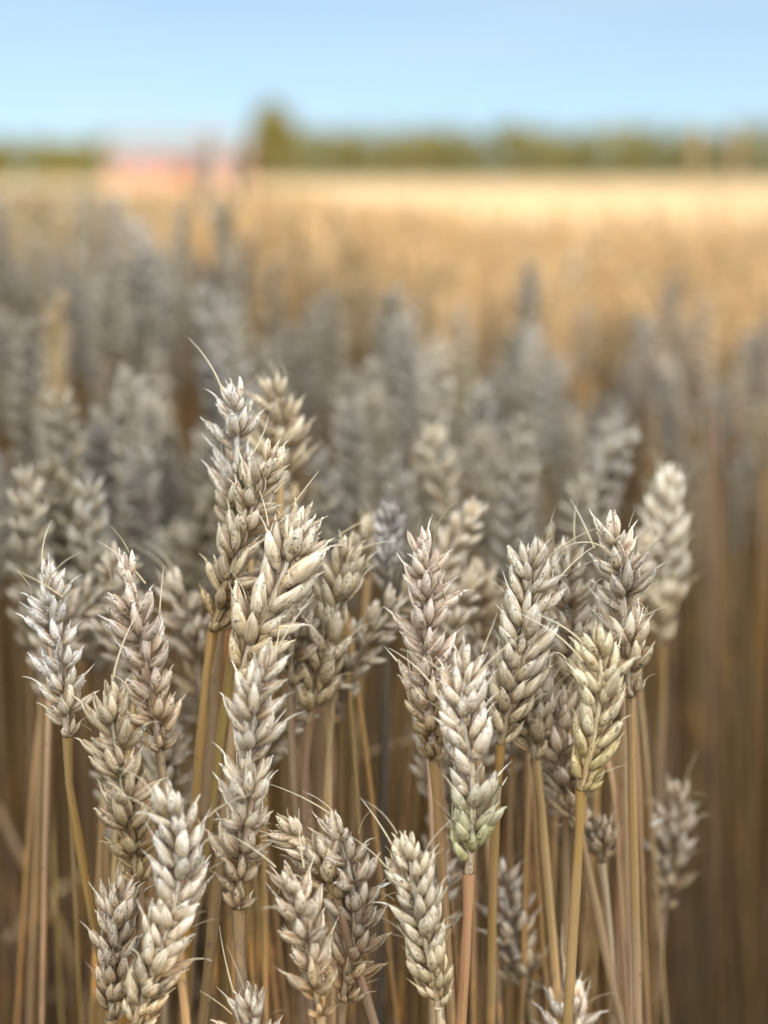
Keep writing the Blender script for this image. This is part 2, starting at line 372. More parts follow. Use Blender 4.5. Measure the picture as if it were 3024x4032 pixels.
# red barn with a pale roof
def barn():
    Y = 120.0; x = (735 - CX) / F_PX * Y; root = empty('barn', (x, Y, 0)); tag(root, 'long red barn with a pale grey roof at the far side of the field', 'barn')
    k = NT('red_boards'); tc = k.node('ShaderNodeTexCoord').outputs['Object']; sp = k.node('ShaderNodeSeparateXYZ'); k.put(sp.inputs[0], tc)
    nb = k.noise(k.vec(k.math('MULTIPLY', sp.outputs[0], 7.0), 0.0, k.math('MULTIPLY', sp.outputs[2], .6)), 1.0, 3)
    red = k.finish(k.mix(nb, (.30, .10, .075), (.40, .15, .115)), .8, .2, 0, nb, .4, .02)
    k = NT('tin_roof'); nb = k.noise(k.node('ShaderNodeTexCoord').outputs['Object'], 1.5, 4); tin = k.finish(k.mix(nb, (.14, .145, .15), (.20, .205, .21)), .55, .4)
    k = NT('white_paint'); white = k.finish((.72, .71, .68), .6)
    k = NT('window_glass'); glass = k.finish((.05, .06, .07), .1, .6)
    W, D, H, RZ = 4.8, 3.6, 2.55, 4.4
    b = MB(); b.box(-W, W, -D, D, 0, H)
    for s_ in (-1, 1):
        V = np.array([(s_ * W, -D, H), (s_ * W, D, H), (s_ * W, .02, RZ - .05), (s_ * W, -.02, RZ - .05)], float); b.add(V, [(0, 1, 2, 3)], np.zeros((4, 3)))
    link('wall', b.mesh('wall', (red,), False), root)
    b = MB()
    for s_ in (-1, 1):
        e = np.array([(x_, s_ * y_, z_ + t_) for t_ in (0, .12) for (y_, z_) in ((D + .5, H - .22), (0, RZ)) for x_ in (-W - .4, W + .4)], float)
        b.add(e, [(0, 2, 3, 1), (4, 5, 7, 6), (0, 1, 5, 4), (2, 6, 7, 3), (0, 4, 6, 2), (1, 3, 7, 5)], np.zeros((8, 3)))
    rf = link('roof', b.mesh('roof', (tin,), False), root)
    b = MB(); b.box(1.6, 2.3, -.35, .35, RZ - .4, RZ + .35); link('chimney', b.mesh('chimney', (red,), False), rf)
    for wx in (-3.6, -1.5, 3.4):
        b = MB(); b.box(wx - .5, wx + .5, -D - .04, -D - .003, 1.15, 2.15); wo = link('window', b.mesh('window', (white,), False), root)
        b = MB(); b.box(wx - .4, wx + .4, -D - .05, -D - .043, 1.25, 2.05); link('pane', b.mesh('pane', (glass,), False), wo)
    b = MB(); b.box(.3, 1.5, -D - .05, -D - .003, 0.02, 2.2); dr = link('door', b.mesh('door', (M_BARK,), False), root)
    b = MB(); b.box(.4, .48, -D - .1, -D - .053, 1.0, 1.12); link('handle', b.mesh('handle', (glass,), False), dr)
barn()

# unseen leafy blocker added behind the viewer to shade the near wheat
def add_shade_blocker():
    rng = np.random.default_rng(9); X0, X1, Y0, H = .4, 2.59, -6.0, 3.45
    root = empty('shade_blocker', (1.8, Y0, 0)); tag(root, 'unseen leafy blocker added behind the viewer to shade the near wheat', 'shade_blocker')
    n = 42000
    P = np.stack([rng.uniform(X0, X1, n), Y0 + rng.normal(0, .28, n), rng.uniform(.0, H, n)], 1)
    P[:, 2] += .10 * np.sin(P[:, 0] * 5) * (P[:, 2] / H); P[:, 0] += .05 * np.sin(P[:, 2] * 9)
    sd = np.array(SUN_DIR)
    for (px, py, Y, r) in FLECKS:  # gaps shaped along the sun rays to let light flecks through
        d = P - np.array(at_Y(px, py, Y)); d -= np.outer(d @ sd, sd)
        P = P[np.linalg.norm(d, axis=1) > r + .042]
    P -= np.array(root.location)
    link('foliage', leaves_mesh('foliage', P, .07, rng, M_LEAFD), root)
    b = MB()
    for i in range(7):
        x = rng.uniform(-.7, .7); Q, _ = spline([(x * .3, 0, 0), (x * .7, .05, .8), (x, .1, 1.9)], 8); b.add(*tube(Q, np.linspace(.03, .008, 8), 6))
    link('stem', b.mesh('stem', (M_BARK,)), root)
FLECKS = [(458, 1880, .75, .035), (262, 2345, .45, .042), (378, 545, 1.6, .06)]
add_shade_blocker()

# ------------------------------------------------------------------ wheat stalks in the sharp front rank
GROUP = 'ripe wheat stalks of the field'
AWN_CACHE = []
def awn_mesh(rng):
    L = 1.0; n = 9; q = np.linspace(0, 1, n); b1, b2 = rng.uniform(.1, .42), rng.normal(0, .10)
    P = np.stack([b2 * q ** 2, b1 * q ** 2, q * L], 1); b = MB(); b.add(*tube(P, np.linspace(.017, .003, n), 4)); return b.mesh('awn', (M_AWN,))
arng = np.random.default_rng(77); AWNS = [awn_mesh(arng) for _ in range(8)]

def stem_obj(root, P, rad, rnd, tint, parent_loc, name='stem', mat=None):
    P = np.asarray(P) - np.array(parent_loc); n = 48; C, L = spline(P, n)
    r = np.full(n, rad) * np.linspace(1, 1.12, n); r[0] *= 1.12; r[1] *= .80; kn = 6 + int(rnd * 14); r[kn] *= 1.30; r[kn + 1:] *= 1.08
    b = MB(); V, Q, S = tube(C, r, 8, rnd); b.add(V, Q, S)
    o = link(name, b.mesh(name, (mat or M_STEM,)), root); o.color = (*tint, 1); return o

def hero(label, ear_px, delta, roll, tint=(1, 1, 1), stem_px=(), kind='wide', seed=0, width=1.0, awns=(), stem_tint=(1, 1, 1),
         lean=0.0, n=None, stem_r=.00150, low_tint=None, smut=False):
    """ear_px runs from the tip down to the base (zoom pixels); delta = distance behind the focus plane."""
    rng = np.random.default_rng(1000 + seed)
    mid = ear_px[len(ear_px) // 2]; Yb = Y_for_depth(*mid, FOCUS + delta)
    m = len(ear_px); pts = [at_Y(x, y, Yb + lean * (1 - i / (m - 1))) for i, (x, y) in enumerate(ear_px)][::-1]
    L = spline(pts, 4)[1]; n = n or max(7, int(round(L / ((.0043 if kind == 'wide' else .0036) * (Yb / .43) * width))))
    D, L = spline(pts, 60); q = np.linspace(0, 1 - min(.3, .0085 * (1.10 if kind == 'wide' else 1.08) * (Yb / .43) * width / L), n) * 59
    C = np.stack([np.interp(q, np.arange(60), D[:, k_]) for k_ in range(3)], 1)
    sp = [np.array(pts[0])] + [np.array(at_Y(x, y, Yb)) for x, y in stem_px]
    last = sp[-1]; d = (sp[-1] - sp[-2]) if len(sp) > 1 else np.array([0, 0, -.1]) + (np.array(pts[0]) - np.array(pts[1])) * .6
    d = d / max(1e-6, -d[2]); d[:2] = np.clip(d[:2], -.35, .35)
    z = last[2]
    for f in (.3, .65, 1.0): sp.append(np.array([last[0] + d[0] * z * (f - .35 * f * f), last[1] + d[1] * z * f * .5, z * (1 - f)]))
    loc = sp[-1]
    root = empty('wheat_stalk', loc); tag(root, label, 'wheat stalk', GROUP)
    stem_obj(root, sp, stem_r, rng.uniform(0, 1), np.array(stem_tint) * (1.62, 1.72, 2.0), loc)
    b = MB(); Z = C.copy(); b.add(*[*tube(Z - C[0], np.linspace(.0013, .0007, n), 6)]); eb = C[0] - loc
    ear = link('ear', b.mesh('rachis', (M_SMUT if smut else M_HUSK,)), root, Matrix.Translation(eb)); ear.color = (*tint, 1)
    low_tint = low_tint or tuple(np.array(tint) * (.95, .88, .72))
    fr = ear_frames(C, R(roll), rng); pool = SPK['smut' if smut else kind]
    sc0 = (1.10 if kind == 'wide' else 1.08) * (Yb / .43) * width
    for i, (o, M, s_, top) in enumerate(fr):
        u = i / (n - 1)
        if not top and rng.uniform() < .035: continue      # a shed spikelet
        me = pool[rng.integers(len(pool))]
        m4 = Matrix([[*(M[r] * s_ * sc0), (o - C[0])[r]] for r in range(3)] + [[0, 0, 0, 1]])
        s = link('spikelet', me, ear, m4)
        jit = rng.uniform(.9, 1.1); tt = np.array(tint) * jit * (.90 + .16 * u)
        if low_tint is not None: f = np.clip((.42 - u) / .3, 0, 1); tt = tt * (1 - f) + np.array(low_tint) * f * jit
        s.color = (*tt, 1)
        ln = 0
        if i in [q % n for q in awns]: ln = rng.uniform(.011, .022)
        elif rng.uniform() < .55: ln = rng.uniform(.004, .011)
        if ln and not smut:
            base = o - C[0] + M @ np.array([rng.choice([-1, 1]) * .0042, .001, .0104]) * s_ * sc0
            ax = M @ np.array([rng.normal(0, .28), .35, 1.0]); ax /= np.linalg.norm(ax)
            yy = np.cross(ax, M[:, 0]); yy /= np.linalg.norm(yy); yy = yy if yy @ M[:, 1] > 0 else -yy; xx = np.cross(yy, ax)
            A = np.stack([xx, yy, ax], 1) * ln
            wd = .42 + .0075 / ln * .35
            A[:, 0] *= 1; m4 = Matrix([[*A[r], base[r]] for r in range(3)] + [[0, 0, 0, 1]])
            link('awn', AWNS[rng.integers(8)], ear, m4)
    return root

G_ = (1.0, .93, .80); PALE = (1.12, 1.14, 1.20); TAN = (.90, .82, .66); OLIVE = (.74, .62, .40); PINK = (1.08, 1.0, .96); GREY = (.95, .95, .97)
H = hero
H('bleached white ear with dark specks, farthest left of the sharp ears', [(92, 1222), (112, 1330), (135, 1480), (146, 1590)], .0, 55, PALE, [(148, 1680), (166, 1790), (200, 1980), (228, 2110)], 'wide', 1, .86, (-1, -2, -4, -6, -7), (.95, .9, .7))
H('broad pinkish tan ear with open chevron husks rising right of the white speckled ear', [(292, 1195), (290, 1300), (318, 1450), (345, 1620)], .006, 82, PINK, [(355, 1720)], 'wide', 2, 1.04, (-2, -3, -4, -6, -7))
H('golden tan ear with bristling sideways husks below and in front of the pinkish chevron ear', [(228, 1465), (250, 1600), (275, 1760), (300, 1905)], -.002, 70, TAN, [(305, 2010)], 'wide', 3, 1.04, (-1, -4))
H('pale plump two rowed ear curving out of the bottom edge at lower left', [(350, 1700), (385, 1810), (378, 1960), (325, 2110), (285, 2230)], -.022, 12, (1.05, 1.03, .98), [], 'tight', 4, 1.02, (-1, -2, -3, -5))
H('dull grey brown ear tucked behind the plump ear at lower left, base lit by sun', [(262, 1885), (250, 1990), (246, 2090), (240, 2200)], .004, 40, (.88, .82, .74), [], 'tight', 5, .95, (-1,))
H('tall spotted ear with bluish white tip standing highest of the sharp ears', [(520, 822), (512, 930), (510, 1040), (495, 1160)], .022, 60, (1.05, 1.05, 1.06), [(485, 1300), (455, 1600)], 'wide', 6, .92, (-2,))
H('long slanting tan ear crossing in front of the tallest ear, dark olive at its base', [(592, 955), (560, 1060), (515, 1190), (460, 1362)], .012, 75, G_, [(455, 1380), (440, 1520), (420, 1780), (398, 2212)], 'wide', 7, 1.0, (-3, -6), (.98, .85, .55), 0, None, .0016, OLIVE)
H('soft focused tan ear peeping up directly behind the right side of the tallest ear', [(595, 800), (600, 900), (596, 1020), (568, 1170)], .075, 30, TAN, [(566, 1200), (560, 1500)], 'wide', 8, .9)
H('plump pale ear of large rounded husks leaning right beside arching awns', [(662, 1105), (628, 1195), (592, 1290), (545, 1385), (515, 1470)], .006, 8, (1.05, 1.0, .90), [(505, 1560)], 'tight', 9, 1.25, (-1, -2, -3))
H('big cream ear with frosted white tip, left of centre, carried on a thick grey stem', [(575, 1400), (545, 1540), (532, 1720), (516, 1960)], -.012, 72, (1.03, 1.0, .93), [(515, 1985), (519, 2080), (528, 2215)], 'wide', 10, 1.08, (-1, -3, -6, -8), (1.0, .98, .95), 0, None, .0020, (.88, .78, .62))
H('narrow olive tan ear leaning right of the plump pale one, on a mauve grey stem', [(748, 1165), (735, 1270), (705, 1410), (668, 1560)], .030, 25, (.90, .84, .70), [(662, 1600), (658, 1700), (657, 1790)], 'tight', 11, .98, (-1, -2, -4), (.86, .80, .86))
H('tall pale pinkish ear with neat chevron husks, centre right, first right of the blackened ear', [(892, 1150), (920, 1280), (918, 1430), (938, 1640)], .002, 84, PINK, [(942, 1690), (955, 1900), (975, 2212)], 'wide', 12, 1.0, (-2, -4, -6), (.98, .9, .72), 0, None, .0016, OLIVE)
H('front plump ear turning green at its base on a pink orange stem', [(1018, 1405), (998, 1530), (1022, 1690), (1012, 1885)], -.014, 6, (1.08, 1.04, .98), [(1013, 1920), (1005, 2060), (995, 2215)], 'tight', 13, 1.06, (-1, -2, -3, -5), (1.15, .90, .82), 0, None, .0017, (.82, .86, .56))
H('weathered bead like ear with torn dark edged husks right of the green based ear', [(1152, 1165), (1140, 1290), (1118, 1440), (1082, 1605)], .006, 5, (.92, .89, .82), [(1078, 1640), (1065, 1900), (1060, 2212)], 'tight', 14, 1.0, (-1, -3, -5), (.98, .9, .65))
H('short worn ear half hidden behind the torn bead like ear, on a pale arched stem', [(1120, 1400), (1140, 1500), (1156, 1640)], .018, 30, (.88, .83, .72), [(1165, 1680), (1180, 1880), (1200, 2110)], 'tight', 15, .92, (), (1.05, 1.0, .82))
H('shadowy speckled ear between the torn bead like ear and the rightmost sharp chevron ear', [(1215, 1165), (1222, 1280), (1230, 1400), (1228, 1520)], .032, 78, (.92, .88, .82), [(1226, 1700)], 'wide', 16, 1.0, (-1, -2))
H('dusky chevron ear with crossed husks, the farthest right of the sharp ears', [(1325, 1115), (1340, 1230), (1352, 1370), (1362, 1505)], .010, 85, (.98, .94, .88), [(1363, 1560), (1368, 1800), (1378, 2212)], 'wide', 17, .98, (-3, -4, -5, -7), (1.0, .95, .88))
H('yellowish two rowed ear with long white awns in front of the dusky chevron ear', [(1288, 1355), (1298, 1470), (1282, 1590), (1256, 1705)], -.006, 10, (1.0, .94, .74), [(1254, 1760), (1245, 1900), (1232, 2110)], 'tight', 18, 1.05, (-1, -2, -3, -4), (1.05, .98, .70), 0, None, .0016, (.92, .80, .45))
H('ragged dark tan ear bunched low behind the stems of the right hand ears', [(1200, 1490), (1205, 1600), (1222, 1700), (1250, 1790)], .034, 60, (.86, .78, .68), [(1275, 1900)], 'wide', 19, 1.0, (-1,))
H('soft small ear standing alone low at right among the brown stems', [(1458, 1690), (1456, 1780), (1440, 1880), (1432, 1965)], .11, 65, (1.0, .95, .88), [(1425, 2080), (1412, 2212)], 'wide', 20, .78, (-1, -2))
H('straw coloured two rowed ear low in the centre with curved antenna like awns', [(884, 1800), (892, 1900), (920, 2040), (948, 2175)], -.012, 15, (1.0, .96, .84), [(955, 2230)], 'tight', 21, .96, (-1, -2, -3, -4))
H('chevron ear low left of centre with tip below the bent ear', [(622, 1868), (645, 1950), (672, 2070), (692, 2190)], -.016, 84, (1.0, .94, .84), [(700, 2300)], 'wide', 22, 1.02, (-1, -2, -3, -5))
H('bristly white tipped ear behind the mauve leaning stem, low centre', [(722, 1755), (752, 1870), (768, 2000), (742, 2160)], .006, 50, (.98, .92, .84), [(735, 2260)], 'wide', 23, 1.0, (-1, -2, -3))
H('bent ear lying to the left on a mauve grey leaning stem, low centre', [(600, 1770), (640, 1800), (690, 1860), (726, 1940)], .000, 20, (.98, .90, .76), [(738, 1970), (765, 2080), (808, 2212)], 'tight', 24, .92, (-2,), (.88, .84, .92))
H('tip of an ear with splayed awns just entering the bottom edge, left of centre', [(556, 2150), (548, 2220), (540, 2300)], -.012, 45, (1.0, .96, .9), [], 'wide', 25, 1.0, (-1, -2, -3, -4))
H('soft grey ear sloping right between thin stems, low right of centre', [(1078, 1860), (1092, 1940), (1115, 2050), (1142, 2150)], .07, 40, (.95, .93, .9), [(1155, 2250)], 'wide', 26, .85)
H('soft pale ear head entering the bottom edge right of centre', [(1228, 2115), (1230, 2180), (1232, 2290)], .04, 30, (1.05, 1.02, 1.0), [], 'tight', 27, .95, (-1,))
H('tall blurred pale ear right behind the dusky chevron ear', [(1455, 1005), (1440, 1120), (1432, 1260), (1428, 1390)], .14, 20, (1.05, 1.03, .96), [(1432, 1460), (1422, 1700), (1415, 1850)], 'tight', 28, .85)
H('blackened smutted ear on a slate blue stem behind the centre gap', [(846, 1085), (842, 1150), (838, 1210), (836, 1290)], .07, 20, (1, 1, 1), [(834, 1400), (830, 1700), (825, 2100)], 'smut', 29, .62, (), (.30, .34, .42), 0, None, .0015, None, True)
H('olive small ear top showing beside the blackened ear', [(802, 1130), (800, 1170), (798, 1230)], .09, 30, (.95, .9, .75), [(790, 1300), (770, 1650)], 'tight', 30, .7, (), (1.1, 1.05, 1.0))
H('dim tan ear seen in the gap between the pinkish ear and the slanting ear', [(375, 1230), (400, 1320), (425, 1430), (440, 1520)], .08, 55, (.90, .84, .76), [(445, 1650)], 'wide', 31, .9, (-1, -2))
H('dim brown ear in the gap just right of the pinkish neat chevron ear', [(1030, 1215), (1035, 1290), (1030, 1380)], .10, 80, (.85, .78, .66), [(1030, 1500)], 'wide', 32, .85)
H('grey ear half seen behind the lean of the plump pale ear', [(640, 1270), (632, 1370), (628, 1480)], .03, 60, (.88, .84, .76), [(632, 1650), (650, 1900)], 'wide', 33, .95)
H('faded tan ear showing right of the bristling golden ear', [(365, 1560), (362, 1640), (358, 1740)], .05, 60, (.92, .88, .82), [(358, 1850)], 'wide', 34, .85)
H('dark ear half hidden beside the low centre antenna ear', [(945, 1850), (938, 1940), (935, 2040)], .04, 45, (.80, .76, .72), [(935, 2150)], 'wide', 35, .8)
H('withered curled ear hanging below the yellowish two rowed ear', [(1255, 1770), (1280, 1800), (1295, 1835), (1298, 1860)], .045, 40, (.72, .64, .54), [(1310, 1950), (1325, 2212)], 'wide', 36, .7)

# loose straws and husk flakes
def straw(label, pts, Y, rad, tint, mat=None, name='straw', dY=0.0):
    P = [np.array(at_Y(x, y, Y + dY * i)) for i, (x, y) in enumerate(pts)]; C, L = spline(P, 24); c0 = C[0].copy()
    b = MB(); b.add(*tube(C - c0, np.linspace(rad, rad * .8, 24), 7, random.Random(label + str(pts[0])).random()))
    o = link(name, b.mesh(name, (mat or M_STEM,))); o.location = c0; o.color = (*(np.array(tint) * (1.6, 1.68, 1.9)), 1); tag(o, label, 'straw'); return o
straw('orange brown straw leaning close behind the stem of the slanting tan ear', [(498, 1330), (470, 1500), (428, 1720), (405, 2000), (385, 2400)], .475, .0017, (1.25, .80, .55))
straw('yellow green straw leaning up to the left edge of the big cream ear', [(500, 1420), (470, 1640), (440, 1860), (408, 2100), (380, 2420)], .470, .0016, (1.0, .98, .62))
straw('blurred grey broken straw slanting upward low in the left corner', [(20, 2030), (100, 1950), (180, 1885)], .72, .0026, (1.15, 1.15, 1.2), None, 'straw', .01)
straw('blurred brown straw slanting downward low in the left corner', [(-10, 1740), (60, 1880), (140, 2030), (210, 2300)], .66, .0018, (.95, .9, .85))
straw('fine grey stem crossing the dark gap beside the narrow olive ear', [(770, 1640), (840, 1610), (905, 1600)], .60, .0008, (1.1, 1.1, 1.2))
straw('pale upright straw in the gap right of the narrow olive ear', [(792, 1250), (780, 1450), (766, 1700), (762, 2000), (758, 2400)], .52, .0011, (1.2, 1.15, 1.05))
straw('golden straw leaning in the gap left of the blackened stem', [(700, 1400), (745, 1680), (770, 1900), (790, 2400)], .53, .0012, (1.0, .88, .6))
straw('golden straw standing close right of the blackened stem', [(870, 1450), (855, 1640), (842, 1900), (835, 2400)], .54, .0012, (1.0, .86, .55))
straw('brown straw standing left of the stem under the neat chevron ear', [(910, 1560), (905, 1700), (900, 1950), (895, 2400)], .53, .0012, (.95, .85, .7))
straw('pale tan straw standing between the green based ear and the bead like ear stem', [(1105, 1620), (1100, 1800), (1098, 2100), (1095, 2400)], .51, .0012, (1.1, 1.0, .85))
straw('golden straw right behind the stem under the yellowish ear', [(1300, 1650), (1298, 1800), (1302, 2000), (1310, 2400)], .55, .0013, (1.0, .86, .55))
straw('dusky straw left of the narrow olive ear stem', [(612, 1400), (626, 1650), (632, 1900), (640, 2400)], .50, .0011, (1.05, .98, .95))
brng = np.random.default_rng(15)
HEROES_TOP = [(115, 1360), (318, 1430), (292, 1320), (255, 1640), (280, 1760), (512, 1020), (545, 1110), (500, 1220), (592, 1300), (545, 1500), (532, 1680), (730, 1300), (705, 1420), (918, 1400), (920, 1290), (1005, 1540), (1020, 1660), (1125, 1400), (1140, 1290), (1225, 1330), (1345, 1280), (1355, 1400), (1290, 1540), (1300, 1600), (610, 1000)]
for i in range(166):
    hx, y0 = HEROES_TOP[i % len(HEROES_TOP)]; hx += brng.normal(0, 16); y0 += brng.uniform(-30, 60); Y = brng.uniform(.49, .565)
    if i >= 122: hx = brng.uniform(1380, 1690); y0 = brng.uniform(860, 1040); Y = brng.uniform(.72, 1.1)
    x1 = hx + brng.normal(0, 75 if i < 122 else 60); c = brng.uniform(.75, 1.45) if i < 122 else brng.uniform(.45, .95)
    o = straw('thin bare straw stem rising in the dark gaps behind the sharp ears', [(hx, y0), (hx * .6 + x1 * .4 + brng.normal(0, 6), 1750), (x1, 2500)], Y, brng.uniform(.0006, .0012), (c, c * brng.uniform(.84, .98), c * brng.uniform(.6, .95)), None, 'straw', -.016 if i < 122 else .0)
    o['group'] = 'thin bare straws among the stems'; o.data.name = 'straw'
straw('thin straw glinting in low sun in the gap left of the big cream ear', [(452, 1560), (456, 1750), (460, 1950), (462, 2300)], .75, .0022, (1.1, 1.05, .9))
straw('second glinting straw in the gap, close against the left side of the big cream ear', [(478, 1600), (476, 1780), (474, 1950), (470, 2300)], .74, .0022, (1.1, 1.05, .9))
def flake(label, px, py, Y, ang, L):
    rng = np.random.default_rng(int(px)); V, Q, S = husk_patch(rng, L, L * .2, L * .09, 8, 6, .6, .05)
    S[:, 0] = 1.0; o = link('husk_flake', mesh_from('husk_flake', V, Q, S, (M_HUSK,))); o.location = at_Y(px, py, Y)
    o.rotation_euler = (0, R(ang), R(20)); o.color = (1.1, 1.15, 1.2, 1); tag(o, label, 'husk flake')
flake('loose white husk flake caught between two ears low in the centre', 806, 1921, .425, 78, .0060)
flake('loose white husk flake stuck to the small blurred ear low at right', 1405, 1782, .50, 74, .0060)

# ------------------------------------------------------------------ softer stalks behind: copies of a few grown ears and stems
def low_stalk(seed, length, bend, spread, lod, h=.75):
    """Arrays of an ear and of its stem for a stalk of height about h whose foot is the origin."""
    rng = np.random.default_rng(seed); n = int(length / .0040)
    e = ear_lod(seed, length, n, bend, lod, spread); V, Q, S, M = e.arrays(); S[:, 0] *= .8
    z0 = h - length; sway = rng.uniform(-.03, .03); P, _ = spline([(0, 0, 0), (sway, rng.uniform(-.02, .02), z0 * .5), (sway * .4, 0, z0 * .93), (0, 0, z0)], 9)
    sV, sQ, sS = tube(P, np.linspace(.0021, .0014, 9), 5); V = V + np.array([0, 0, z0])
    return (V, Q, S), (sV, sQ, sS)
VARS = [low_stalk(500 + i, L, b, s, 1) for i, (L, b, s) in enumerate([(.066, 0, .6), (.072, .12, .9), (.058, .25, .4), (.064, -.15, 1), (.076, .05, .3), (.060, .55, .7), (.068, -.3, .6), (.055, .1, .9)])]
VMESH = [(mesh_from('ear', e[0], e[1], e[2], (M_HUSK,)), mesh_from('stem', s[0], s[1], s[2], (M_STEM,))) for e, s in VARS]
def ribbon(rng):
    L = rng.uniform(.10, .2); q = np.linspace(0, 1, 10); a = rng.uniform(0, 6.28); up = rng.uniform(.2, .9)
    c = np.stack([np.cos(a) * L * q, np.sin(a) * L * q, L * (up * q - (up + rng.uniform(.3, 1.0)) * q ** 2)], 1)
    wv = np.array([-np.sin(a), np.cos(a), rng.normal(0, .6)]); wv /= np.linalg.norm(wv)
    wd = .004 * np.sin(np.pi * (q * .94 + .05)) ** .6
    j = np.array([-1, 0, 1.0]); V = c[:, None] + wv[None, None] * (wd[:, None] * j[None])[..., None]; V[:, 1, 2] -= .0012
    S = np.zeros_like(V); S[..., 0] = q[:, None]; S[..., 1] = (j * .5 + .5)[None]; return V.reshape(-1, 3), grid_quads(10, 3), S.reshape(-1, 3)
lrng = np.random.default_rng(31); LEAF = []
for _ in range(6): LEAF.append(mesh_from('leaf', *ribbon(lrng), (M_LEAF,)))

TAKEN = []
srng = np.random.default_rng(4)
def soft_stalk(x, y, top, label, cat_tint=None, var=None, lean=None, rz=None, scale=1.0, leaf=None):
    v = srng.integers(len(VMESH)) if var is None else var
    root = empty('wheat_stalk', (x, y, 0)); tag(root, label, 'wheat stalk', GROUP)
    la = srng.normal(0, .035) if lean is None else lean; lb = srng.normal(0, .035)
    root.rotation_euler = (lb, la, srng.uniform(0, 6.28) if rz is None else rz); root.rotation_mode = 'XYZ'
    s = top / .75
    f = srng.uniform(0, 1) ** 1.6; tint = np.array(cat_tint if cat_tint is not None else (.92 + .1 * f, .95 + .02 * f, 1.02 - .20 * f)) * srng.uniform(.42, .76)  # rear ears tinted dark and bluish: shade put into their colour
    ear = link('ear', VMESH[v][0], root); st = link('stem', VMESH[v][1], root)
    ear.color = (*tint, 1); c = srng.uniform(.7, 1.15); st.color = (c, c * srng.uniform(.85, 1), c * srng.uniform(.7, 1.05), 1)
    # the ear keeps its size while the stem takes the height
    ear.location = (0, 0, top - .75 * scale); ear.scale = (scale,) * 3; st.scale = (1, 1, (top - .055 * scale) / .69)
    if (srng.uniform() < .3 if leaf is None else leaf):
        l = link('leaf', LEAF[srng.integers(6)], root); l.location = (0, 0, srng.uniform(.2, .5))
    TAKEN.append((x, y)); return root
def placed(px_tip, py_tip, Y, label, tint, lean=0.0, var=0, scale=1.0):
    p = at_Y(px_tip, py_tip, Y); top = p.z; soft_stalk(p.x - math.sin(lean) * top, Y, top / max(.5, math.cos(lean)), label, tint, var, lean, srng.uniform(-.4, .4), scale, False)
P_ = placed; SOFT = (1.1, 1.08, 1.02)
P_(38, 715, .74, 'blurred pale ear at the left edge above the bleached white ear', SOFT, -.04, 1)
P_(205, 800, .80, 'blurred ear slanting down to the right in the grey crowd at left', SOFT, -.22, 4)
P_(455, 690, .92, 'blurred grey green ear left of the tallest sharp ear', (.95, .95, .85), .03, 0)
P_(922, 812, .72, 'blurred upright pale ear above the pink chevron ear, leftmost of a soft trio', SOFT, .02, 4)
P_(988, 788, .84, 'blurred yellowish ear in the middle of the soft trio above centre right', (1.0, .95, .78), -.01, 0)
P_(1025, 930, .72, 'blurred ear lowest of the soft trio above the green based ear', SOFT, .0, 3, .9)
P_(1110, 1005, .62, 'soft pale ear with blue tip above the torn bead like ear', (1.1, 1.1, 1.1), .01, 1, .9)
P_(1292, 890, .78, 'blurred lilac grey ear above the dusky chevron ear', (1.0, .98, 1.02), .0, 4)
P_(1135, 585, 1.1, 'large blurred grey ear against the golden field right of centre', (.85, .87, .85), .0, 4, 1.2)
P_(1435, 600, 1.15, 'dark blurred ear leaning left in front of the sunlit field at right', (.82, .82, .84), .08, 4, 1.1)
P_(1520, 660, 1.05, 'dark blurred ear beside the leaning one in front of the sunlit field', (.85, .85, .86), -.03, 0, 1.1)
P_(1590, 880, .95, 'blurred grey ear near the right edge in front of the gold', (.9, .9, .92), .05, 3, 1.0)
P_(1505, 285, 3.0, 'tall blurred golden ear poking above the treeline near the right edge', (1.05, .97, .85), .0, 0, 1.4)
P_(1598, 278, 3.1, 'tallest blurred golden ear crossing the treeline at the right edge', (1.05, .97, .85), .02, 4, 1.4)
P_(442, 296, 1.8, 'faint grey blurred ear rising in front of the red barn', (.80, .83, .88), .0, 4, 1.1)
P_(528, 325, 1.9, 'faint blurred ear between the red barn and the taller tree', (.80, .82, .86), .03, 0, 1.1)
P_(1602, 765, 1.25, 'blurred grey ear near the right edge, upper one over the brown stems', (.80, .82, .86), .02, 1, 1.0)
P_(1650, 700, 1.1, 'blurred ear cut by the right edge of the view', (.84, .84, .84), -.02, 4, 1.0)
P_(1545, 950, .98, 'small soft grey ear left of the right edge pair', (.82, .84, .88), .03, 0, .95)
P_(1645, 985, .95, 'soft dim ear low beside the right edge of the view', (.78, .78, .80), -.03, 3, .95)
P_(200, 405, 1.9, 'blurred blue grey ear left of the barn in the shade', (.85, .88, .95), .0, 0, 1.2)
P_(1225, 550, 1.5, 'blurred grey ear pair member right of the large grey one', (.85, .86, .86), .02, 1, 1.1)

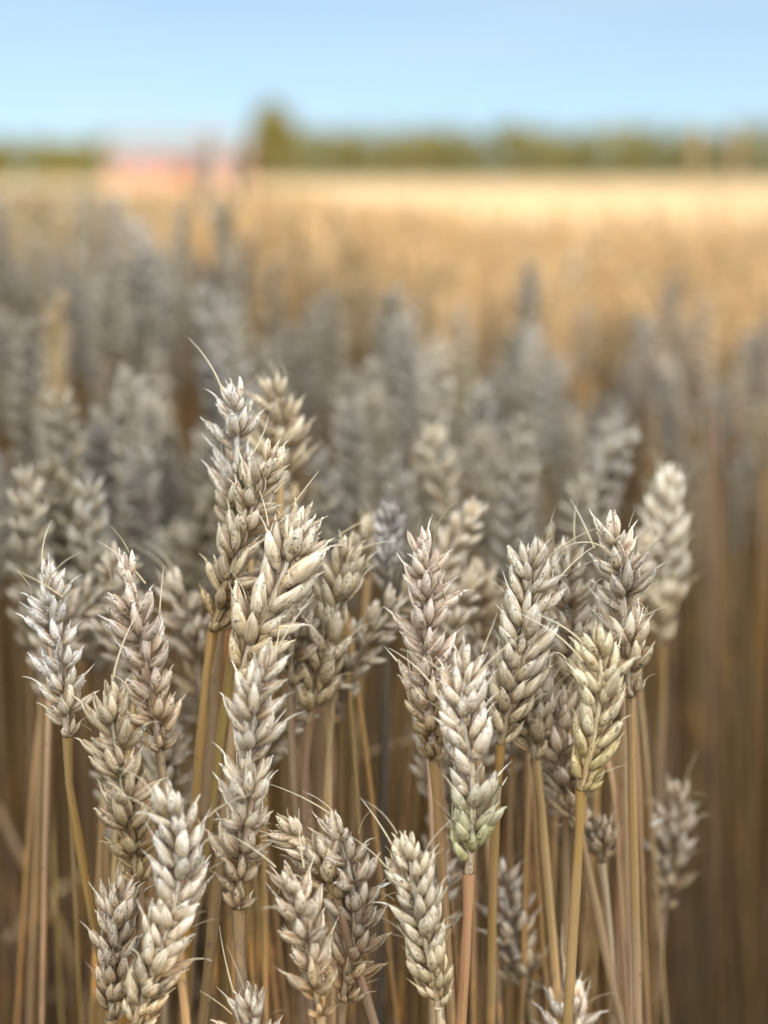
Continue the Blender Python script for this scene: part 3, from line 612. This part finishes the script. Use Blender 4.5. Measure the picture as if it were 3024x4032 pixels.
# slender stalks close behind the sharp rank, their ears mostly hidden by it
N_TUCK = 44
HEROES = [(112, 1330), (318, 1450), (290, 1300), (275, 1760), (385, 1810), (250, 1990), (510, 1040), (545, 1110), (592, 1290), (540, 1540), (532, 1720), (718, 1340), (918, 1430), (920, 1280), (1005, 1560), (1020, 1700), (1118, 1440), (1140, 1290), (1150, 1500), (1225, 1330), (1345, 1290), (1285, 1560), (1225, 1680)]
trng = np.random.default_rng(8)
for i in range(N_TUCK):
    hx, hy = HEROES[i % len(HEROES)]; Y = trng.uniform(.485, .57)
    x0, y0 = hx + trng.normal(0, 22), hy - 80 + trng.normal(0, 40)
    top = at_Y(x0, y0, Y); v = trng.integers(len(VMESH)); L = .055
    base = top - Vector((0, 0, L)); foot = at_Y(x0 + trng.normal(0, 55), 2300, Y); q = foot + (foot - base) * .15
    foot = Vector((foot.x + (foot.x - base.x) * .6, Y + trng.normal(0, .05), 0))
    root = empty('wheat_stalk', foot); tag(root, 'slender straw stalk standing close behind the sharp ears, its own ear mostly hidden', 'wheat stalk', GROUP)
    f2 = at_Y(x0 + trng.normal(0, 30), 2000, Y)
    stem_obj(root, [base, (base + foot) * .5 + Vector((trng.normal(0, .008), 0, .1)), foot], trng.uniform(.0010, .0015), trng.uniform(0, 1), np.array((1, .93, .82)) * trng.uniform(.75, 1.1), foot)
    ear = link('ear', VMESH[v][0], root); ear.location = base - foot - Vector((0, 0, (.75 - .064) * .85)); ear.scale = (.85,) * 3
    c = trng.uniform(.75, 1.0); ear.color = (c, c * .95, c * .88, 1); TAKEN.append((foot.x, foot.y))

def jittered(x0, x1, y0, y1, dens, rng):
    n = rng.poisson(dens * (x1 - x0) * (y1 - y0)); return np.stack([rng.uniform(x0, x1, n), rng.uniform(y0, y1, n)], 1)
def off_beams(p):
    ok = np.ones(len(p), bool)
    for (px, py, Y, r) in FLECKS:
        c = at_Y(px, py, Y); d = np.array([-TRAVEL.x, -TRAVEL.y]); v = p - np.array([c.x, c.y]); al = v @ d
        ok &= ~((al > .03) & (al < 1.1) & (np.abs(v[:, 0] * d[1] - v[:, 1] * d[0]) < r * .7))
    return ok
def in_view(p, m=1.04): return np.abs(p[:, 0]) < .2497 * p[:, 1] * m + .012
N_SOFT = 300 - 36 - 22 - N_TUCK
DENS = 850.0
crng = np.random.default_rng(12)
cand = jittered(-1.0, 1.0, .53, 2.2, DENS, crng); cand = cand[in_view(cand) & off_beams(cand) & ~((cand[:, 1] < .95) & (cand[:, 0] > .14 * cand[:, 1]))]; cand = cand[np.argsort(cand[:, 1])]
tp = np.array(TAKEN); keep = [c for c in cand if np.min(np.hypot(*(tp - c).T)) > .016]
near = np.array(keep[:N_SOFT]); Y_END = near[-1, 1]
def top_drop(n, rng, p=None):
    d = rng.normal(.135, .036, n)
    if p is not None:                                       # the crop stands taller on the left, a few metres in
        k_ = np.clip((.07 - p[:, 0] / np.maximum(p[:, 1], .3)) / .14, 0, 1) * np.clip((p[:, 1] - .75) / .4, 0, 1) * np.clip((7.0 - p[:, 1]) / 2, 0, 1)
        return np.clip(d - .068 * k_, .055 - .040 * k_, .25)
    return np.clip(d, .055, .25)
SOFT_LABEL = 'blurred straw grey wheat stalk in the shaded crowd behind the sharp front ears'
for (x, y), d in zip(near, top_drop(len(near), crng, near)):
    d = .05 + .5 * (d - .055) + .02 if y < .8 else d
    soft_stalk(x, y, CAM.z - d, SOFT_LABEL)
print('soft stalks', len(near), 'to', Y_END)

# ------------------------------------------------------------------ the rest of the crop: one mass
def crop():
    rng = np.random.default_rng(21); Vs, Qs, Ss, Ms, n0 = [], [], [], [], 0
    def scatter(pos, tops, variants, sx, tilt):
        nonlocal n0
        pick = rng.integers(len(variants), size=len(pos))
        for vi, parts in enumerate(variants):
            idx = np.where(pick == vi)[0]
            if not len(idx): continue
            a = rng.uniform(0, 6.28, len(idx)); lx, ly = rng.normal(0, tilt, len(idx)), rng.normal(0, tilt, len(idx))
            rn = rng.uniform(0, 1, len(idx)); ca, sa = np.cos(a), np.sin(a)
            for (V, Q, S, m, is_ear) in parts:
                top = tops[idx][:, None]
                s_ = sx[idx][:, None] if sx is not None else np.ones((len(idx), 1))
                X, Y, Z = V[:, 0][None] * s_, V[:, 1][None] * s_, V[:, 2][None]
                Z = top - (.75 - Z) * s_ if is_ear else Z * (top - .055) / .69
                W = np.stack([X * ca[:, None] - Y * sa[:, None] + lx[:, None] * Z + pos[idx, 0][:, None],
                              X * sa[:, None] + Y * ca[:, None] + ly[:, None] * Z + pos[idx, 1][:, None], Z + 0 * X], -1)
                S2 = np.repeat(S[None], len(idx), 0).copy(); S2[..., 2] += rn[:, None]
                q = Q[None] + (np.arange(len(idx)) * len(V))[:, None, None] + n0
                Vs.append(W.reshape(-1, 3)); S2[..., 0] *= .8; Ss.append(S2.reshape(-1, 3)); Qs.append(q.reshape(-1, 4)); Ms.append(np.full(q.shape[0] * q.shape[1], m)); n0 += len(idx) * len(V)
    med = []
    for i, (L, b, s) in enumerate([(.066, 0, .6), (.072, .15, .9), (.058, .3, .4), (.064, -.2, 1)]):
        e, st = low_stalk(700 + i, L, b, s, 2); med.append([(*e, 0, True), (*st, 1, False)])
    def spindle(seed):
        r = np.random.default_rng(seed); L = .068; q = np.linspace(0, 1, 9)
        rad = .0085 * np.sin(np.pi * (q * .88 + .1)) ** .6 * np.where(np.arange(9) % 2, 1.15, .8); rad[-1] = .001
        P = np.stack([r.uniform(-.3, .3) * L * q ** 2, 0 * q, .75 - L + L * q], 1); V, Q, S = tube(P, rad, 5)
        sV, sQ, sS = tube(np.array([(0, 0, .25), (.004, 0, .5), (0, 0, .69)]), .0017, 3)
        return [(V, Q, S, 0, True), (sV, sQ, sS, 1, False)]
    lo = [spindle(i) for i in range(6)]
    # beside the frame and on to a few metres
    p = jittered(-1.7, 1.7, .40, 3.2, 1150, rng)
    p = p[~((p[:, 1] < Y_END) & (in_view(p, 1.10) | ((p[:, 1] < .75) & (np.abs(p[:, 0]) < .25 * p[:, 1] + .115))))]
    p = p[np.abs(p[:, 0]) < .45 + .42 * p[:, 1]]
    q = jittered(-1.1, 1.1, -1.3, .40, 480, rng); q = q[(np.abs(q[:, 0]) > .16 + .12 * np.clip(q[:, 1] + .2, 0, 1)) | (q[:, 1] < -.22)]
    p = np.concatenate([p, q]); p = p[off_beams(p)]
    scatter(p, CAM.z - top_drop(len(p), rng, p), med, None, .05); print('medium', len(p))
    # shorter stalks just under the viewer, out of frame, added to block low light
    q = jittered(-.22, .22, -.22, .36, 560, rng); q = q[(np.abs(q[:, 0]) <= .17 + .12 * np.clip(q[:, 1] + .2, 0, 1)) & off_beams(q)]
    scatter(q, np.minimum(.73, CAM.z - .66 * np.maximum(q[:, 1], 0) - .05) - np.abs(rng.normal(0, .03, len(q))), med, None, .03)
    # withered leaves low among the stems
    lv = jittered(-1.6, 1.6, -.9, 3.2, 900, rng); lv = lv[(np.abs(lv[:, 0]) < .5 + .42 * np.abs(lv[:, 1])) & off_beams(lv)]
    for x, y in lv:
        V, Q, S = ribbon(rng); S = S.copy(); S[:, 2] = rng.uniform(); V = V * np.array([1, 1, 1.0]) + np.array([x, y, rng.uniform(.05, .36)])
        Vs.append(V); Qs.append(Q + n0); Ss.append(S); Ms.append(np.full(len(Q), 2)); n0 += len(V)
    p = jittered(-5.5, 5.5, 3.2, 12, 900, rng); p = p[np.abs(p[:, 0]) < .8 + .40 * p[:, 1]]
    scatter(p, CAM.z - top_drop(len(p), rng, p), lo, np.full(len(p), 1.2), .06); print('low', len(p))
    p = jittered(-16, 16, 12, 36, 60, rng); p = p[np.abs(p[:, 0]) < 1.5 + .38 * p[:, 1]]
    scatter(p, CAM.z - top_drop(len(p), rng), lo, np.full(len(p), 2.4), .06); print('far', len(p))
    # farther than ears can be told apart: rows of heads as one toothed surface
    yy = np.concatenate([np.arange(34, 80, .5), np.arange(80, 240, 1.6)]); xx = np.linspace(-1, 1, 240)
    G = np.zeros((len(yy), len(xx), 3)); G[..., 0] = xx[None] * (yy[:, None] * .8 + 30); G[..., 1] = yy[:, None]
    G[..., 2] = CAM.z - .16 + np.where(np.arange(len(yy)) % 2, .03, -.14)[:, None] + rng.normal(0, .015, G.shape[:2])
    S = np.zeros_like(G); S[..., 0] = .35; S[..., 1] = rng.uniform(0, 1, G.shape[:2]); S[..., 2] = .5
    Q = grid_quads(len(yy), len(xx)) + n0; Vs.append(G.reshape(-1, 3)); Qs.append(Q); Ss.append(S.reshape(-1, 3)); Ms.append(np.zeros(len(Q)))
    me = mesh_from('wheat_crop', np.concatenate(Vs), np.concatenate(Qs), np.concatenate(Ss), (M_HUSK, M_STEM, M_LEAF), np.concatenate(Ms))
    tag(link('wheat_crop', me), 'ripe wheat crop reaching back to the far trees', 'wheat', kind='stuff').color = (.82, .70, .50, 1)
crop()
